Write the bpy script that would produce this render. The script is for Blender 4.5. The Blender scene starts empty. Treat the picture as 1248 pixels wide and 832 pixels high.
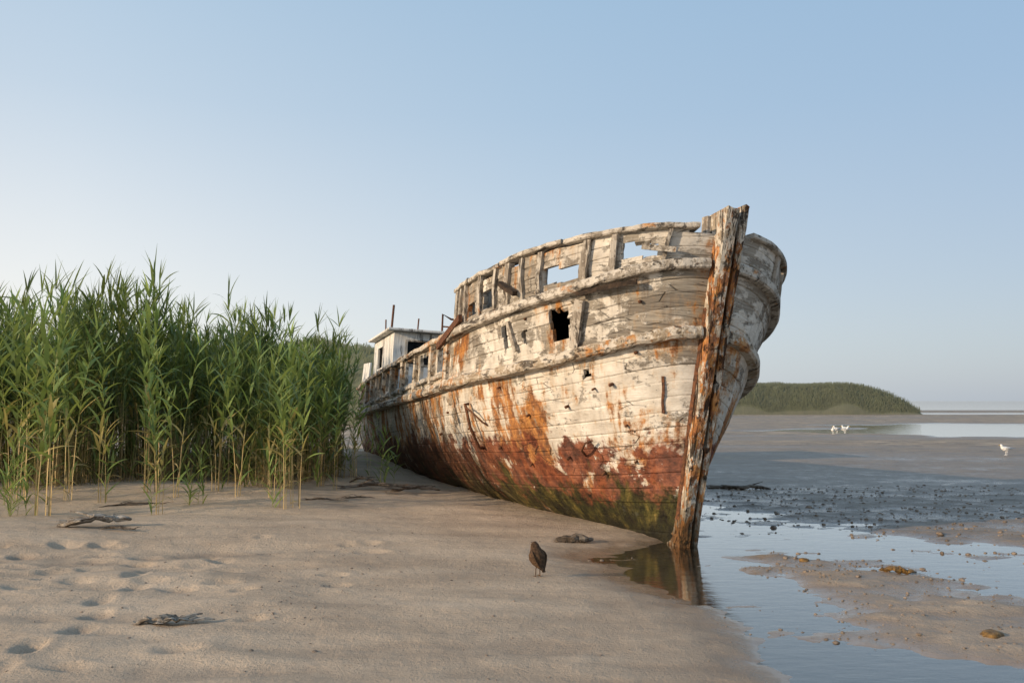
import bpy, math, random, bmesh
import numpy as np
from mathutils import Vector, Matrix, Euler

scene = bpy.context.scene
scene.view_settings.view_transform = 'Standard'
scene.view_settings.look = 'None'
scene.view_settings.exposure = 0

# ------------------------------------------------------------------ helpers
def link(o):
    bpy.context.collection.objects.link(o); return o

def mesh_obj(name, verts, faces, mat=None, parent=None, smooth=False):
    me = bpy.data.meshes.new(name)
    me.from_pydata([tuple(v) for v in verts], [], faces)
    me.update()
    if smooth:
        me.polygons.foreach_set('use_smooth', [True]*len(me.polygons))
    o = bpy.data.objects.new(name, me)
    if mat: me.materials.append(mat)
    link(o)
    if parent: o.parent = parent
    return o

def quads_obj(name, V, Q, mat=None, parent=None, smooth=False, col=None, mesh_only=False):
    V = np.asarray(V, dtype=np.float32); Q = np.asarray(Q, dtype=np.int32)
    me = bpy.data.meshes.new(name)
    me.vertices.add(len(V)); me.vertices.foreach_set('co', V.ravel())
    n, k = Q.shape
    me.loops.add(n*k); me.loops.foreach_set('vertex_index', Q.ravel())
    me.polygons.add(n)
    me.polygons.foreach_set('loop_start', np.arange(0, n*k, k, dtype=np.int32))
    me.polygons.foreach_set('loop_total', np.full(n, k, dtype=np.int32))
    me.polygons.foreach_set('use_smooth', np.full(n, smooth))
    if col is not None:
        a = me.color_attributes.new('col', 'FLOAT_COLOR', 'POINT')
        c = np.ones((len(V), 4), dtype=np.float32); c[:, :3] = col
        a.data.foreach_set('color', c.ravel())
    me.update(calc_edges=True); me.validate()
    if mat: me.materials.append(mat)
    if mesh_only: return me
    o = bpy.data.objects.new(name, me); link(o)
    if parent: o.parent = parent
    return o

def tag(o, label=None, category=None, group=None, kind=None):
    if label: o['label'] = label
    if category: o['category'] = category
    if group: o['group'] = group
    if kind: o['kind'] = kind
    return o

def vn(x, y, seed=0.0):
    x = np.asarray(x, dtype=np.float64); y = np.asarray(y, dtype=np.float64)
    xi = np.floor(x); yi = np.floor(y); fx = x-xi; fy = y-yi
    fx = fx*fx*(3-2*fx); fy = fy*fy*(3-2*fy)
    def h(a, b):
        v = np.sin(a*127.1+b*311.7+seed*74.7)*43758.5453
        return v-np.floor(v)
    return (h(xi,yi)*(1-fx)+h(xi+1,yi)*fx)*(1-fy)+(h(xi,yi+1)*(1-fx)+h(xi+1,yi+1)*fx)*fy

def fbm(x, y, seed=0, o=4):
    r = 0; a = .5; t = 0
    for i in range(o):
        r = r+a*vn(np.asarray(x)*2**i, np.asarray(y)*2**i, seed+i*3.1); t += a; a *= .5
    return r/t
def sst(x):
    x = np.clip(x, 0, 1); return x*x*(3-2*x)

# ------------------------------------------------------------------ node helpers
class M:
    def __init__(s, name, nt=None):
        if nt is None:
            s.m = bpy.data.materials.new(name); s.m.use_nodes = True
            s.nt = s.m.node_tree; s.nt.nodes.clear()
            s.out = s.n('ShaderNodeOutputMaterial')
        else: s.nt = nt
    def n(s, t): return s.nt.nodes.new(t)
    def put(s, sock, v):
        if v is None: return
        if isinstance(v, bpy.types.NodeSocket): s.nt.links.new(v, sock)
        elif isinstance(v, (tuple, list)) and len(v) == 3 and sock.type == 'RGBA': sock.default_value = (*v, 1)
        else: sock.default_value = v
    def math(s, op, a, b=None, c=None, clamp=False):
        n = s.n('ShaderNodeMath'); n.operation = op; n.use_clamp = clamp
        s.put(n.inputs[0], a); s.put(n.inputs[1], b)
        if c is not None: s.put(n.inputs[2], c)
        return n.outputs[0]
    def mix(s, f, a, b, mode='MIX'):
        n = s.n('ShaderNodeMix'); n.data_type = 'RGBA'; n.blend_type = mode
        s.put(n.inputs['Factor'], f); s.put(n.inputs[6], a); s.put(n.inputs[7], b)
        return n.outputs[2]
    def noise(s, vec, scale, detail=4, rough=.55, dist=0):
        n = s.n('ShaderNodeTexNoise'); s.put(n.inputs['Vector'], vec)
        n.inputs['Scale'].default_value = scale; n.inputs['Detail'].default_value = detail
        n.inputs['Roughness'].default_value = rough; n.inputs['Distortion'].default_value = dist
        return n.outputs[0]
    def vor(s, vec, scale, feature='F1', out=0):
        n = s.n('ShaderNodeTexVoronoi'); n.feature = feature; s.put(n.inputs['Vector'], vec)
        n.inputs['Scale'].default_value = scale; return n.outputs[out]
    def ramp(s, f, stops):
        n = s.n('ShaderNodeValToRGB'); s.put(n.inputs[0], f)
        e = n.color_ramp.elements
        while len(e) < len(stops): e.new(.5)
        for i, (p, c) in enumerate(stops):
            e[i].position = p
            if isinstance(c, (int, float)): c = (c, c, c)
            e[i].color = (*c, 1)
        return n.outputs[0]
    def step(s, f, lo, hi):
        n = s.n('ShaderNodeMapRange'); n.clamp = True; n.interpolation_type = 'SMOOTHSTEP' if lo < hi else 'LINEAR'
        s.put(n.inputs[0], f); n.inputs[1].default_value = lo; n.inputs[2].default_value = hi
        return n.outputs[0]
    def attr(s, name, out='Fac'):
        n = s.n('ShaderNodeAttribute'); n.attribute_name = name; return n.outputs[out]
    def vec(s, x, y, z):
        n = s.n('ShaderNodeCombineXYZ'); s.put(n.inputs[0], x); s.put(n.inputs[1], y); s.put(n.inputs[2], z); return n.outputs[0]
    def scale(s, v, sc):
        n = s.n('ShaderNodeMapping'); s.put(n.inputs[0], v); n.inputs['Scale'].default_value = sc; return n.outputs[0]
    def tex(s, o='Object'): return s.n('ShaderNodeTexCoord').outputs[o]
    def pos(s): return s.n('ShaderNodeNewGeometry').outputs['Position']
    def sep(s, v):
        n = s.n('ShaderNodeSeparateXYZ'); s.put(n.inputs[0], v); return n.outputs
    def bump(s, h, strength=.5, dist=.02, normal=None):
        n = s.n('ShaderNodeBump'); s.put(n.inputs['Height'], h); s.put(n.inputs['Strength'], strength)
        n.inputs['Distance'].default_value = dist
        if normal is not None: s.put(n.inputs['Normal'], normal)
        return n.outputs[0]
    def bsdf(s, col, rough=.8, normal=None, metal=0, spec=None):
        n = s.n('ShaderNodeBsdfPrincipled')
        s.put(n.inputs['Base Color'], col); s.put(n.inputs['Roughness'], rough); s.put(n.inputs['Metallic'], metal)
        if normal is not None: s.put(n.inputs['Normal'], normal)
        if spec is not None: s.put(n.inputs['Specular IOR Level'], spec)
        return n.outputs[0]
    def done(s, sh):
        s.nt.links.new(sh, s.out.inputs[0]); return s.m

# ------------------------------------------------------------------ materials
def mat_hull():
    m = M('peeling_hull_paint')
    u = m.attr('hu'); z = m.attr('hz'); p = m.attr('hp')
    oy = m.sep(m.tex())[1]
    vec = m.vec(u, z, m.math('MULTIPLY', oy, .5))
    fl = m.math('FLOOR', p); fr = m.math('FRACT', p)
    wn = m.n('ShaderNodeTexWhiteNoise'); wn.noise_dimensions = '1D'; m.put(wn.inputs['W'], fl)
    uj = m.math('ADD', m.math('DIVIDE', u, 2.3), wn.outputs[0])
    pid = m.math('ADD', m.math('FLOOR', uj), m.math('MULTIPLY', fl, 7.31))
    wn2 = m.n('ShaderNodeTexWhiteNoise'); wn2.noise_dimensions = '1D'; m.put(wn2.inputs['W'], pid)
    pv = wn2.outputs[0]
    seam = m.math('MAXIMUM', m.step(m.math('ABSOLUTE', m.math('SUBTRACT', fr, .5)), .465, .497),
                  m.step(m.math('ABSOLUTE', m.math('SUBTRACT', m.math('FRACT', uj), .5)), .4965, .499))
    seam = m.math('MULTIPLY', seam, m.step(m.noise(vec, 2.6, 5), .50, .68))
    grain = m.noise(m.scale(vec, (2.5, 55, 3)), 1.0, 6, .65)
    wood = m.ramp(m.math('ADD', grain, m.math('MULTIPLY', m.math('SUBTRACT', pv, .5), .16)),
                  [(.25, (.12, .102, .085)), (.5, (.265, .238, .20)), (.75, (.44, .405, .35))])
    n1 = m.noise(vec, 2.0, 9, .68, .3)
    n2 = m.noise(m.scale(vec, (1, .8, 1)), 7.0, 8, .7)
    nf = m.noise(m.scale(vec, (1, 2.2, 1)), 16.0, 6, .7)
    high = m.step(z, 1.9, 2.6)
    paintf = m.math('ADD', m.math('MULTIPLY', n1, .58), m.math('MULTIPLY', n2, .30))
    paintf = m.math('ADD', paintf, m.math('MULTIPLY', nf, .12))
    paintf = m.math('ADD', paintf, m.math('MULTIPLY', m.math('SUBTRACT', pv, .5), .04))
    paintf = m.math('SUBTRACT', paintf, m.math('MULTIPLY', high, .06))
    pm = m.step(paintf, .43, .47)
    paint = m.ramp(m.noise(vec, 5, 6, .6), [(.3, (.45, .41, .355)), (.5, (.64, .60, .535)), (.72, (.80, .765, .70))])
    col = m.mix(m.math('MULTIPLY', pm, .92), wood, paint)
    blot = m.step(m.noise(m.scale(vec, (1, .7, 1)), 1.1, 8, .7), .47, .66)
    col = m.mix(m.math('MULTIPLY', blot, .40), col, (.22, .185, .15))
    run = m.noise(m.scale(vec, (16, .8, 6)), 1.0, 5, .6)
    col = m.mix(m.math('MULTIPLY', m.step(run, .55, .70), .5), col, (.15, .105, .07))
    # rust bleeding as blotchy vertical runs, strongest below the rub rails
    streak = m.noise(m.scale(vec, (5.5, .6, 4)), 1.0, 8, .66, .35)
    patch = m.noise(m.scale(vec, (1.0, .7, 1)), 1.0, 4, .55)
    rf = m.math('ADD', m.math('MULTIPLY', streak, .55), m.math('MULTIPLY', patch, .58))
    rf = m.math('ADD', rf, m.math('MULTIPLY', m.step(z, 2.1, 1.2), .045))
    rf = m.math('SUBTRACT', rf, m.math('MULTIPLY', m.step(z, 2.2, 2.8), .040))
    below = m.math('ADD', m.math('MULTIPLY', m.step(p, 10, 14.8), m.step(p, 15.2, 15.0)), m.math('MULTIPLY', m.step(p, 16.5, 19.9), m.step(p, 20.2, 20.0)))
    rf = m.math('ADD', rf, m.math('MULTIPLY', below, .038))
    rf = m.math('SUBTRACT', rf, m.math('MULTIPLY', m.step(p, 26, 38), .035))
    rf = m.math('ADD', rf, m.math('MULTIPLY', m.math('SUBTRACT', n2, .5), .36))
    stain = m.step(rf, .60, .665)
    halo = m.step(rf, .55, .65)
    col = m.mix(m.math('MULTIPLY', halo, .45), col, (.50, .32, .15))
    rust = m.ramp(m.noise(m.scale(vec, (5, 2.5, 5)), 1.6, 9, .76),
                  [(.34, (.045, .018, .010)), (.46, (.20, .07, .018)), (.57, (.44, .175, .037)), (.74, (.56, .34, .13))])
    col = m.mix(m.math('MULTIPLY', stain, .90), col, rust)
    # blotchy dark red-brown belt with pale flaked islands
    zz = m.math('ADD', z, m.math('MULTIPLY', m.math('SUBTRACT', n1, .5), 1.6))
    zz = m.math('ADD', zz, m.math('MULTIPLY', m.math('SUBTRACT', streak, .5), .7))
    flake = m.step(m.noise(vec, 2.9, 8, .68), .60, .56)
    belt = m.math('MULTIPLY', m.step(zz, 1.16, 1.04), flake)
    red = m.ramp(m.noise(vec, 5, 9, .76), [(.34, (.03, .013, .009)), (.47, (.12, .035, .019)), (.58, (.25, .078, .035)), (.72, (.38, .17, .08)), (.86, (.6, .5, .41))])
    col = m.mix(m.math('MULTIPLY', belt, .95), col, red)
    low = m.step(zz, .62, .44)
    slime = m.ramp(m.noise(m.scale(vec, (3, 1.5, 3)), 1.9, 9, .76),
                   [(.36, (.007, .008, .005)), (.48, (.03, .033, .011)), (.58, (.09, .08, .02)), (.70, (.34, .23, .075))])
    col = m.mix(m.math('MULTIPLY', low, .95), col, slime)
    base = m.step(m.math('ADD', z, m.math('MULTIPLY', n1, .6)), .58, .40)
    col = m.mix(m.math('MULTIPLY', base, .85), col, (.014, .013, .009))
    aft = m.math('MULTIPLY', m.step(u, 1.5, 6.0), m.step(zz, 1.45, .9))
    col = m.mix(m.math('MULTIPLY', aft, .65), col, (.05, .032, .018))
    dk = m.step(m.noise(m.scale(vec, (1, 1.7, 1)), 4.6, 9, .78), .62, .675)
    col = m.mix(m.math('MULTIPLY', dk, .85), col, (.035, .020, .012))
    cr = m.step(m.vor(m.scale(vec, (1.2, 5, 1)), 1.6, 'DISTANCE_TO_EDGE'), .016, .004)
    cr = m.math('MULTIPLY', cr, m.step(m.noise(vec, 2.7, 2), .52, .6))
    col = m.mix(m.math('MULTIPLY', cr, .7), col, (.04, .03, .02))
    col = m.mix(m.math('MULTIPLY', seam, .45), col, (.035, .026, .018))
    h = m.math('ADD', m.math('MULTIPLY', pm, .45), m.math('MULTIPLY', grain, .5))
    h = m.math('SUBTRACT', h, m.math('MULTIPLY', seam, .8))
    h = m.math('SUBTRACT', h, m.math('MULTIPLY', dk, .8))
    h = m.math('SUBTRACT', h, m.math('MULTIPLY', cr, .8))
    h = m.math('ADD', h, m.math('MULTIPLY', n2, 1.0))
    h = m.math('ADD', h, m.math('MULTIPLY', nf, .6))
    return m.done(m.bsdf(col, .84, m.bump(h, .85, .016), spec=.22))

def mat_timber(name, dark, mid, light, rustamt=.5, ax=0, rustcol=(.42, .17, .04), paint=.6):
    m = M(name); c = m.tex()
    sc = [14, 14, 14]; sc[ax] = 1.2
    g = m.noise(m.scale(c, tuple(sc)), 2.0, 7, .7)
    n1 = m.noise(c, 3.2, 7, .7)
    col = m.ramp(g, [(.30, dark), (.5, mid), (.70, light)])
    pt = m.step(m.noise(c, 6, 8, .72), .48, .52)
    col = m.mix(m.math('MULTIPLY', pt, paint), col, (.66, .615, .545))
    r = m.step(n1, .66-rustamt*.28, .74-rustamt*.28)
    rc = m.ramp(m.noise(c, 9, 6, .7), [(.3, (.06, .022, .010)), (.5, rustcol), (.75, (.56, .34, .14))])
    col = m.mix(m.math('MULTIPLY', r, .85), col, rc)
    dk = m.step(m.noise(m.scale(c, tuple(x*.35 for x in sc)), 2.3, 7, .72), .55, .62)
    col = m.mix(m.math('MULTIPLY', dk, .8), col, (.03, .02, .014))
    h = m.math('ADD', m.math('MULTIPLY', g, 1.2), m.math('MULTIPLY', n1, .6))
    h = m.math('SUBTRACT', h, m.math('MULTIPLY', dk, .7))
    return m.done(m.bsdf(col, .88, m.bump(h, 1.0, .018), spec=.2))

def mat_stem():
    m = M('cracked_stem_wood'); c = m.tex(); z = m.sep(c)[2]
    g = m.noise(m.scale(c, (22, 22, 1.3)), 2.0, 8, .72)
    col = m.ramp(g, [(.33, (.10, .07, .045)), (.48, (.33, .27, .20)), (.62, (.52, .46, .37)), (.75, (.66, .61, .53))])
    wp = m.step(m.noise(m.scale(c, (1, 1, .7)), 7, 8, .74), .49, .52)
    col = m.mix(m.math('MULTIPLY', wp, .65), col, (.68, .63, .55))
    n1 = m.noise(m.scale(c, (1.5, 1.5, .8)), 4.0, 8, .74)
    r = m.math('SUBTRACT', n1, m.math('MULTIPLY', m.step(z, 2.7, 3.4), .06))
    r = m.step(r, .455, .50)
    rc = m.ramp(m.noise(m.scale(c, (2, 2, .8)), 8, 8, .75), [(.33, (.045, .016, .01)), (.46, (.24, .08, .02)), (.57, (.48, .19, .04)), (.75, (.62, .40, .17))])
    col = m.mix(m.math('MULTIPLY', r, .9), col, rc)
    dk = m.step(m.noise(m.scale(c, (14, 14, .7)), 1.5, 6, .65), .555, .61)
    dk2 = m.step(m.noise(m.scale(c, (1, 1, .6)), 8, 8, .75), .555, .61)
    dd = m.math('MAXIMUM', dk, dk2)
    col = m.mix(m.math('MULTIPLY', dd, .9), col, (.022, .014, .010))
    wet = m.step(z, .6, .2)
    col = m.mix(m.math('MULTIPLY', wet, .65), col, (.035, .03, .014))
    h = m.math('SUBTRACT', m.math('MULTIPLY', g, 1.0), dd)
    return m.done(m.bsdf(col, .88, m.bump(h, 1.0, .02), spec=.2))

def mat_sand():
    m = M('tidal_sand'); P = m.pos(); s = m.sep(P); x, y, z = s[0], s[1], s[2]
    n0 = m.noise(P, .55, 5, .6); n1 = m.noise(P, 6, 6, .65); n2 = m.noise(P, 45, 4, .7); n3 = m.noise(P, 170, 3, .7)
    nb = m.noise(m.scale(P, (.45, 1.5, 1)), 1.6, 6, .62)
    dry = m.ramp(m.math('ADD', m.math('MULTIPLY', n0, .5), m.math('MULTIPLY', nb, .5)),
                 [(.34, (.27, .207, .150)), (.48, (.40, .312, .228)), (.64, (.51, .405, .30))])
    dry = m.mix(m.math('MULTIPLY', m.step(n2, .5, .74), .6), dry, (.23, .172, .122))
    dry = m.mix(m.math('MULTIPLY', m.step(n3, .5, .8), .5), dry, (.56, .465, .355))
    zn = m.math('ADD', z, m.math('MULTIPLY', m.math('SUBTRACT', n1, .5), .03))
    wet = m.step(zn, .062, .014)
    soaked = m.step(zn, .026, .004)
    far = m.math('MULTIPLY', m.step(m.math('ADD', y, m.math('MULTIPLY', n0, 3)), 11.0, 13.5), m.step(m.math('SUBTRACT', x, m.math('MULTIPLY', m.math('SUBTRACT', 16, y), .1)), .5, 3.0))
    far = m.math('MULTIPLY', far, m.step(m.math('ADD', y, m.math('MULTIPLY', n0, 26)), 50, 28))
    near = m.math('MULTIPLY', m.step(x, 2.4, 4.0), m.math('MULTIPLY', m.step(y, 6.5, 9.5), m.step(nb, .42, .55)))
    far = m.math('MAXIMUM', far, near)
    mud = m.ramp(m.noise(m.scale(P, (.4, 1, 1)), 5.0, 9, .8), [(.34, (.07, .06, .05)), (.5, (.17, .143, .115)), (.66, (.32, .27, .215))])
    col = m.mix(m.math('MULTIPLY', far, .9), dry, mud)
    col = m.mix(m.math('MULTIPLY', wet, .74), col, m.mix(n1, (.11, .075, .05), (.23, .16, .105)))
    sp = m.step(m.vor(P, 19, 'F1'), .11, .05)
    spk = m.math('MULTIPLY', sp, m.step(m.noise(P, 1.3, 3), .50, .60))
    sp2 = m.math('MULTIPLY', m.step(m.vor(m.scale(P, (.7, 1, 1)), 7, 'F1'), .30, .18), m.math('MULTIPLY', far, m.step(m.noise(P, 1.1, 4), .46, .56)))
    spk = m.math('MAXIMUM', spk, m.math('MULTIPLY', sp2, .8))
    col = m.mix(m.math('MULTIPLY', spk, .8), col, (.055, .045, .034))
    rough = m.math('SUBTRACT', .92, m.math('MULTIPLY', wet, .48))
    rough = m.math('SUBTRACT', rough, m.math('MULTIPLY', soaked, .36))
    rough = m.math('SUBTRACT', rough, m.math('MULTIPLY', far, .15))
    rough = m.math('MAXIMUM', rough, .12)
    h = m.math('ADD', m.math('MULTIPLY', n1, 1.1), m.math('MULTIPLY', n2, .45))
    h = m.math('ADD', h, m.math('MULTIPLY', n3, .15))
    h = m.math('ADD', h, m.math('MULTIPLY', nb, 1.8))
    h = m.math('ADD', h, m.math('MULTIPLY', sp2, .5))
    h = m.math('SUBTRACT', h, m.math('MULTIPLY', spk, .15))
    st = m.math('SUBTRACT', .85, m.math('MULTIPLY', soaked, .72))
    return m.done(m.bsdf(col, rough, m.bump(h, st, .035), spec=.55))

def mat_water():
    m = M('shallow_water'); P = m.pos()
    n = m.noise(m.scale(P, (.6, 1.6, 1)), 5, 4, .55); n2 = m.noise(m.scale(P, (.4, 1.5, 1)), 22, 3, .6)
    h = m.math('ADD', n, m.math('MULTIPLY', n2, .25))
    nb = m.bump(h, .10, .03)
    fr = m.n('ShaderNodeFresnel'); fr.inputs['IOR'].default_value = 1.40; m.put(fr.inputs['Normal'], nb)
    g = m.n('ShaderNodeBsdfGlossy'); g.inputs['Roughness'].default_value = .05; m.put(g.inputs['Normal'], nb)
    g.inputs['Color'].default_value = (1, .97, .93, 1)
    t = m.n('ShaderNodeBsdfTransparent'); t.inputs['Color'].default_value = (.95, .91, .84, 1)
    mx = m.n('ShaderNodeMixShader')
    f = m.math('ADD', m.math('MULTIPLY', fr.outputs[0], 1.55), .05, clamp=True)
    m.put(mx.inputs[0], f); m.nt.links.new(t.outputs[0], mx.inputs[1]); m.nt.links.new(g.outputs[0], mx.inputs[2])
    return m.done(mx.outputs[0])

def mat_reed(name='reed_leaf', haze=0.0):
    m = M(name); c = m.attr('col', 'Color')
    n = m.noise(m.pos(), 3, 3)
    c = m.mix(m.math('MULTIPLY', n, .35), c, m.mix(.5, c, (.20, .20, .06)))
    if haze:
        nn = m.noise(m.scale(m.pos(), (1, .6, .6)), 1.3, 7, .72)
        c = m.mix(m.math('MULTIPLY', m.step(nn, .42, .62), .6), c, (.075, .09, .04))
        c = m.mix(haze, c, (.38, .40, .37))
    p = m.bsdf(c, .48 if not haze else .9, spec=.4 if not haze else .05)
    t = m.n('ShaderNodeBsdfTranslucent'); m.put(t.inputs[0], m.mix(.5, c, (.26, .30, .07)) if not haze else c)
    mx = m.n('ShaderNodeMixShader'); mx.inputs[0].default_value = .36
    m.nt.links.new(p, mx.inputs[1]); m.nt.links.new(t.outputs[0], mx.inputs[2])
    return m.done(mx.outputs[0])

def mat_simple(name, a, b, scale=20, rough=.7, bump=.4, bd=.01, metal=0, spec=.4):
    m = M(name); c = m.tex(); n = m.noise(c, scale, 6, .65)
    return m.done(m.bsdf(m.ramp(n, [(.35, a), (.65, b)]), rough, m.bump(n, bump, bd), metal, spec))

HULL = mat_hull(); STEM = mat_stem()
WOODX = mat_timber('weathered_rail_wood', (.10, .08, .062), (.30, .265, .22), (.50, .455, .39), .28, 0, paint=.65)
WALE = mat_timber('stained_wale_wood', (.12, .085, .055), (.35, .285, .21), (.57, .51, .42), .48, 0, paint=.65)
WOODZ = mat_timber('weathered_post_wood', (.09, .072, .055), (.27, .235, .195), (.46, .415, .355), .2, 2, paint=.45)
INNER = mat_simple('shaded_inner_planking', (.012, .010, .008), (.045, .036, .028), 8, .9, spec=.1)  # near-black base colour paints in the shade seen through the hull openings
ROT = mat_simple('rotten_dark_wood', (.012, .009, .007), (.07, .045, .03), 14, .9)
IRON = mat_simple('rusted_iron', (.035, .015, .008), (.17, .065, .025), 25, .8)
CABIN = mat_timber('peeling_cabin_paint', (.50, .50, .49), (.70, .70, .68), (.78, .78, .76), .10, 2, paint=.3)
DARK = mat_simple('dark_void_glass', (.006, .007, .008), (.018, .02, .022), 5, .8, spec=.05)
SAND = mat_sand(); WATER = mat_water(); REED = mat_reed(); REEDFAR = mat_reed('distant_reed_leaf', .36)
DRIFT = mat_timber('driftwood', (.03, .022, .017), (.09, .068, .05), (.2, .16, .125), .0, 0, paint=.1)
DRIFTL = mat_timber('pale_bark', (.06, .045, .035), (.20, .165, .13), (.52, .47, .40), .0, 0, paint=.3)
STONE = mat_simple('pebble_stone', (.09, .07, .055), (.28, .22, .17), 9, .7)
WEED = mat_simple('seaweed_clump', (.07, .04, .012), (.27, .15, .04), 30, .6, .9, .02)

# ------------------------------------------------------------------ ground
CH_A = [(2.3, 12.6, .5), (3.1, 10.4, .85), (4.6, 8.2, .65), (7, 5.8, .9), (14, 1, 1.8)]
CH_B = [(.75, 8.95, .25), (1.5, 8.75, .55), (1.90, 7.3, .42), (1.98, 5.9, .38), (2.4, 4.5, .6), (2.6, 1, .8)]
CH_C = [(1.5, 8.9, .45), (3.1, 10.2, .55)]
def chan(x, y, pts):
    best = np.full(np.shape(x), 1e9)
    for (x0, y0, w0), (x1, y1, w1) in zip(pts[:-1], pts[1:]):
        dx, dy = x1-x0, y1-y0
        t = np.clip(((x-x0)*dx+(y-y0)*dy)/(dx*dx+dy*dy), 0, 1)
        d = np.hypot(x-x0-t*dx, y-y0-t*dy)/(w0+(w1-w0)*t)
        best = np.minimum(best, d)
    return best
rngf = random.Random(5)
FOOT = []
for i in range(9):
    FOOT.append((-4.9+i*.29, 7.9+(.13 if i % 2 else -.13)+rngf.uniform(-.05, .05), .14, .08))
for i in range(8):
    FOOT.append((-4.6+i*.31, 7.2+(.12 if i % 2 else -.12)+rngf.uniform(-.05, .05), .13, .075))
for i in range(7):
    FOOT.append((-2.9-i*.05+rngf.uniform(-.1, .1), 5.0+i*.42, .08, .13))
for i in range(40):
    FOOT.append((rngf.uniform(-5.5, -1.4), rngf.uniform(4.8, 9.3), rngf.uniform(.07, .15), rngf.uniform(.06, .10)))
def H(x, y):
    x = np.asarray(x, dtype=np.float64); y = np.asarray(y, dtype=np.float64)
    fA = np.minimum(chan(x, y, CH_A), chan(x, y, CH_C)); fB = chan(x, y, CH_B)
    wob = (fbm(x*1.1, y*1.8, 3, 5)-.5)*1.5+(fbm(x*4, y*7, 13, 3)-.5)*.4
    hA = -.018+.068*sst((fA+wob-.4)/2.1)
    hB = -.008+.060*sst((fB+wob*.7-.35)/2.5)
    h = np.minimum(hA, hB)
    rightflat = sst((x-2.0)/1.5)*sst((y-4)/2)
    h = h-.020*rightflat*sst((fA-.8)/.5)
    left = sst((1.2-x)/2.5)
    h = h+.03*left
    h = h+(fbm(x*.35, y*.6, 9, 3)-.5)*.06*(1-.6*rightflat)+(fbm(x*2.5, y*4, 12, 3)-.5)*.018
    h = h+(fbm(x*9, y*13, 22, 3)-.5)*.010
    rr = sst((x-1.1)/1)*sst((y-3)/1.5)*sst((17-y)/3)
    h = h+rr*(fbm(x*2.2, y*4.4, 31, 5)-.5)*.062
    h = h+.16*sst((-x-1.0)/3)*sst((y-10)/3.5)
    h = h+.11*sst((-x-.5)/3)*sst((y-8.4)/.8)*sst((11.5-y)/1.5)*vn(x*.5, y*.7, 44)
    tr = sst((-x-.9)/1.2)*sst((9.6-y)/1)
    h = h+tr*(fbm(x*2.6, y*3.2, 41, 2)-.5)*.055
    h = h+sst((1.5-x)/2)*(fbm(x*1.0, y*2.4, 47, 2)-.5)*.055
    ed = y-(7.4+.35*(x+5)+.3*vn(x*1.2, y*.2, 6))
    h = h-.04*sst(ed/.3)*sst((-x-1)/1.2)*sst((9.4-y)/.8)
    for (fx, fy, ra, rb) in FOOT:
        m_ = (np.abs(x-fx) < .4) & (np.abs(y-fy) < .4)
        if np.any(m_):
            r = np.sqrt(((x-fx)/ra)**2+((y-fy)/rb)**2)
            h = h+np.where(m_, -.030*np.exp(-r**2.3*.9)+.010*np.exp(-(r-1.4)**2*5), 0)
    fb = sst((y-20)/12)
    pool = np.sqrt(((x-35)/18)**2+((y-46)/15)**2)+(fbm(x*.12, y*.3, 51, 4)-.5)*1.1
    hf = .05+(fbm(x*.05, y*.22, 61, 4)-.5)*.14-.13*sst((1.05-pool)/.25)
    pool2 = np.sqrt(((x-62)/26)**2+((y-104)/10)**2)+(fbm(x*.1, y*.3, 55, 3)-.5)*.8
    hf = hf-.13*sst((1.0-pool2)/.25)
    h = h*(1-fb)+hf*fb
    h = h-1.2*sst((y-135)/60)
    return h
def Hs(x, y): return float(H(np.array([x]), np.array([y]))[0])

def axis(lo, hi, step, out_lo, out_hi, g):
    a = list(np.arange(lo, hi+1e-6, step)); s = step; v = hi
    while v < out_hi: s *= g; v += s; a.append(v)
    s = step; v = lo; b = []
    while v > out_lo: s *= g; v -= s; b.append(v)
    return np.array(b[::-1]+a)
xs = axis(-7.5, 6.5, .036, -3500, 3500, 1.05)
ys = axis(3.2, 12.5, .036, -600, 3500, 1.035)
GX, GY = np.meshgrid(xs, ys)
GZ = H(GX, GY)
V = np.stack([GX.ravel(), GY.ravel(), GZ.ravel()], 1)
ny, nx = GX.shape
idx = np.arange(nx*ny).reshape(ny, nx)
Q = np.stack([idx[:-1, :-1].ravel(), idx[:-1, 1:].ravel(), idx[1:, 1:].ravel(), idx[1:, :-1].ravel()], 1)
g = quads_obj('ground', V, Q, SAND, smooth=True)
tag(g, 'brown tidal sand with footprints and damp channels', 'sand', kind='structure')
w = mesh_obj('water', [(-3500, -600, 0), (3500, -600, 0), (3500, 3500, 0), (-3500, 3500, 0)], [(0, 1, 2, 3)], WATER)
tag(w, 'calm shallow tidal water reflecting the pale sky', 'water', kind='structure')

# ------------------------------------------------------------------ boat
boat = bpy.data.objects.new('shipwreck_boat', None); link(boat)
boat.location = (1.89, 9.6, -.02)
boat.rotation_euler = Euler((math.radians(-6.0), math.radians(-3.2), math.radians(-72)), 'XYZ')
tag(boat, 'derelict wooden fishing boat, peeling white paint, rust stains, stranded on sand', 'boat')
L = 15.8; UF = 4.0
def rake(z): return .62*(max(z, 0)/3.5)**1.1
def bre(u, z):
    k = min(max(z/3.0, 0), 1)
    Le = 6.0-2.6*k**.7
    e = 1.05-.54*k**.55
    xi = min(max(u/Le, 0), 1)
    zz = min(max(z, 0)/2.0, 1)
    B = .09+1.73*(1-(1-zz)**2)**.55+.08*max(z-1.2, 0)
    f = (1-(1-xi)**2)**e if xi > 0 else 0
    if u > 8.5: f *= 1-.08*((u-8.5)/6)**2
    return .09+(B-.09)*f if z > 0 else .09
def zr(u): return 3.20+.27*math.exp(-u/1.5)
def zu(u): return 2.58+.50*math.exp(-u/1.2)
def zm(u): return 1.86+.48*math.exp(-u/1.2)
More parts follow.
